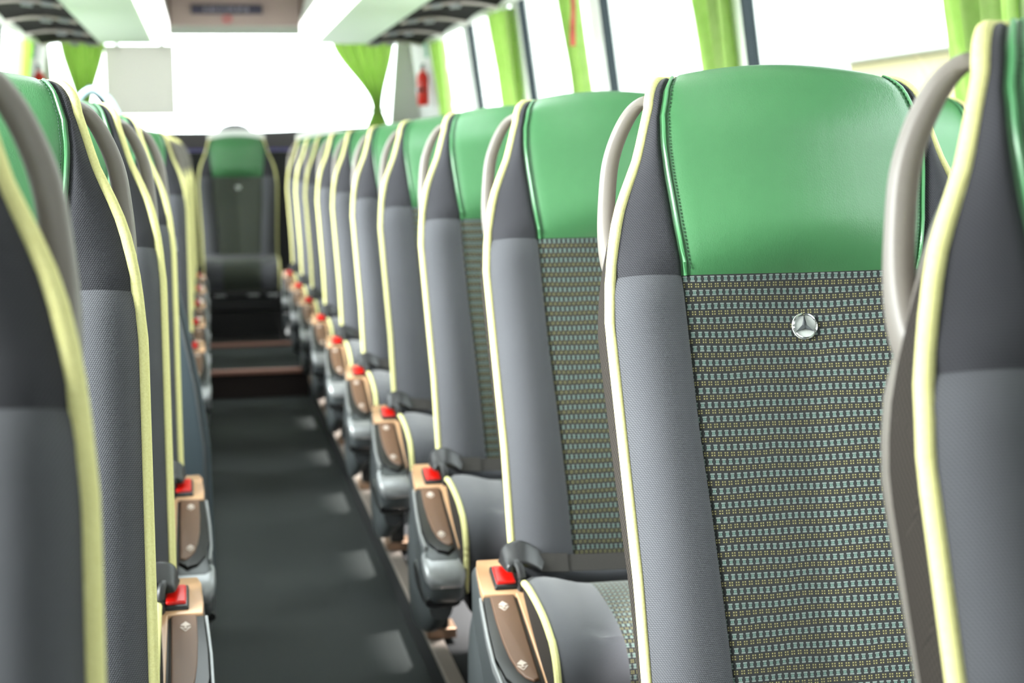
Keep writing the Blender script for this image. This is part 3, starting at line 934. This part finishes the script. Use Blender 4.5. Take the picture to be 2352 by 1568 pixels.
def exit_sign(side, y, lb):
    s = 1 if side > 0 else -1
    z = 1.665; x = wallx(side, z) - s * .004
    g = MB(); g.box((-.004, -.05, -.042), (.004, .05, .042))
    o = g.build('exit_sign', M['exit_green'], None, bevel=.002, loc=(x, y, z))
    o.rotation_euler = (0, -s * atan(.13), 0)
    w = MB(); xx = -s * .0048
    for lo, hi in (((-.01, -.005, -.02), (.01, .012, .012)), ((-.01, 0, .014), (.01, .014, .026)), ((-.01, -.03, -.03), (.01, -.026, .03))):
        w.box((xx - .0008, lo[1], lo[2]), (xx + .0008, hi[1], hi[2]))
    w.build('running_figure', M['white'], o)
    tag(o, lb, 'sign', 'green emergency exit signs')
exit_sign(1, 9.3, 'small green exit sign above the right fire extinguisher')
exit_sign(-1, 9.3, 'small green exit sign on the left rear wall panel')

# curtains
def pleated(name, top, bot, z0, z1, n=90, pleats=7, amp=.022, waist=None, label=None, group=None, axis='y'):
    """top = (a0, a1) and bot = (a0, a1): horizontal extent at the rail and at the hem, along the wall"""
    rows = []
    for i in range(26):
        t = i / 25; z = z1 + (z0 - z1) * t
        k = smst(0, 1, t) if waist is None else smst(0, 1, min(1, t / waist))
        a0 = top[0] + (bot[0] - top[0]) * k; a1 = top[1] + (bot[1] - top[1]) * k
        if waist is not None and t > waist:
            f = (t - waist) / (1 - waist) * .05; a0 -= f; a1 += f
        row = []
        for j in range(n + 1):
            s = j / n
            d = amp * sin(2 * pi * pleats * s + .8 * sin(3.1 * s + t)) + .3 * amp * sin(2 * pi * pleats * 2.3 * s + 1 + 2 * t)
            row.append((a0 + (a1 - a0) * s, d, z))
        rows.append(row)
    return rows
cn = ['coach window curtain']
def side_curtain(side, top, bot, label, z0=1.0, z1=1.668, pleats=4, amp=.020):
    s = 1 if side > 0 else -1
    rows = pleated('c', top, bot, z0, z1, pleats=pleats, amp=amp)
    rows = [[(wallx(side, z) - s * (.031 + d), a, z) for a, d, z in r] for r in rows]
    o = MB().grid(rows).build('window_curtain', M['curtain'], fixn=False)
    tag(o, label, 'curtain', 'green curtains at the side windows')
    md = o.modifiers.new('thickness', 'SOLIDIFY'); md.thickness = .002
    return o
side_curtain(1, (2.40, 2.72), (2.44, 2.64), 'green curtain at the top right corner above the nearest right headrest')
side_curtain(1, (3.84, 4.14), (3.86, 4.02), 'green gathered curtain directly above the large sharp green headrest')
side_curtain(1, (5.39, 5.62), (5.40, 5.53), 'green curtain with the red hammer hanging in front of it')
side_curtain(1, (6.56, 7.05), (6.62, 6.95), 'green curtain right of the pale vertical window folds, above third headrest')
side_curtain(1, (8.50, 8.86), (8.60, 8.84), 'pale green curtain beside the right rear wall panel with extinguisher')
side_curtain(-1, (8.45, 8.80), (8.55, 8.78), 'green curtain strip at the left window beside the exit sign panel')
side_curtain(-1, (6.56, 6.95), (6.62, 6.88), 'green curtain at a left side window, mostly hidden by seats')

def rear_curtain(top, bot, label):
    rows = pleated('c', top, bot, 1.22, 1.775, pleats=6, amp=.018, waist=.78)
    o = MB().grid([[(a, 9.86 - d, z) for a, d, z in r] for r in rows]).build('rear_curtain', M['curtain'], fixn=False)
    tag(o, label, 'curtain', 'tied curtains at the rear window')
    md = o.modifiers.new('thickness', 'SOLIDIFY'); md.thickness = .002
    t = .78; xm = (bot[0] + bot[1]) / 2; zt = 1.775 + (1.22 - 1.775) * t
    hw_ = (bot[1] - bot[0]) / 2 + .01
    MB().tube([(xm + hw_ * cos(2 * pi * k / 20), 9.86 + .03 * sin(2 * pi * k / 20), zt) for k in range(21)], .008, 6).build('tie_back', M['curtain'], o)
rear_curtain((.76, 1.14), (1.00, 1.06), 'green triangular curtain tied back at the right of the rear window')
rear_curtain((-.82, -.56), (-.73, -.66), 'green curtain tied back at the left of the rear window')

# emergency hammer on the pillar
hm = empty('emergency_hammer', (1.200, 5.26, 1.486), 'small red emergency hammer hanging in front of a green curtain', 'hammer')
MB().tube(catmull([(0, 0, -.06), (0, .004, .0), (.002, .0, .06), (0, 0, .10)], 4), [.010] * 6 + [.008] * 7, 8).build('hammer_handle', M['hammer'], hm)
MB().box((-.012, -.03, .10), (.012, .03, .125)).build('hammer_head', M['silver'], hm, bevel=.004)
MB().tube(catmull([(0, 0, .122), (.003, .003, .135), (-.002, -.002, .155), (0, 0, .184)], 4), .004, 6).build('cord', M['black'], hm)

# stairwell partition and hand rail on the left
pt = empty('partition', (-.5, 3.72, PZ), 'blue grey slanted partition panel behind the fourth left seat', 'partition')
o = Vector((.5, -3.72, -PZ))
out = [(-1.0, .075), (-.012, .075), (-.014, .42), (-.03, .56), (-.085, .86), (-.105, 1.0), (-.15, 1.06), (-1.0, 1.06)]
pm = MB(); n = len(out)
pm.add([(x, 3.705, z) for x, z in out] + [(x, 3.735, z) for x, z in out],
       [tuple(range(n)), tuple(range(2 * n - 1, n - 1, -1))] + [(i, (i + 1) % n, (i + 1) % n + n, i + n) for i in range(n)])
pm.build('panel', M['partition'], pt, smooth=False, off=o, bevel=.004)
MB().tube([(x - .012, 3.700, z) for x, z in out[1:7]], .0055, 6).build('edge_strip', M['armbody'], pt, off=o)
MB().tube([(-.106, 3.69, .98), (-.106, 3.69, 1.05)], .012, 10).tube([(-.085, 3.69, .90), (-.082, 3.69, .87)], .012, 10).build('clamp', M['silver'], pt, off=o)
hr = MB()
hr.tube(catmull([(-.30, 3.78, .95), (-.295, 3.78, 1.12), (-.283, 3.78, 1.20), (-.255, 3.78, 1.232), (-.225, 3.78, 1.225), (-.200, 3.78, 1.19), (-.188, 3.78, 1.14), (-.182, 3.78, .95)], 6), .0085, 10, upv=Vector((0, 1, 0)))
ho = hr.build('hand_rail', plain('pale blue painted tube', rgb(196, 224, 232), 0.25, 0.1))
tag(ho, 'pale blue arched hand rail above the third left headrest', 'hand rail')
MB().tube(catmull([(-.262, 3.795, 1.238), (-.235, 3.795, 1.225), (-.208, 3.795, 1.18), (-.198, 3.795, 1.12)], 6), .010, 8, upv=Vector((0, 1, 0))).build('rubber_grip', M['black'], ho)

# ------------------------------------------------------------------ outside
sd = empty('shed', (8.0, 17.0, -1.35), 'long low beige building outside the nearest right windows', 'building')
MB().box((-1.0, -6, 0), (5, .0, 3.35)).build('wall', M['shed'], sd)
MB().box((-1.2, -6.3, 3.35), (5.2, .3, 3.42)).build('roof', M['shed_roof'], sd)
cw = empty('light_block_building', (16.0, 20.0, -1.35), 'added long pale building with horizontal siding, holding back light at the right windows', 'building')  # added along the right side to hold back skylight
g = MB(); rows = []
for k in range(46):
    z = 9.9 * k / 45
    rows.append([(-1.0 + .05 * (k % 2), -48, z), (-1.0 + .05 * (k % 2), 70, z), (6, 70, z), (6, -48, z)])
g.loft(rows); g.build('wall', M['corrugated'], cw, smooth=False)
MB().box((-1.3, -48.3, 9.9), (6.3, 70.3, 10.2)).build('roof_edge', M['shed_roof'], cw)
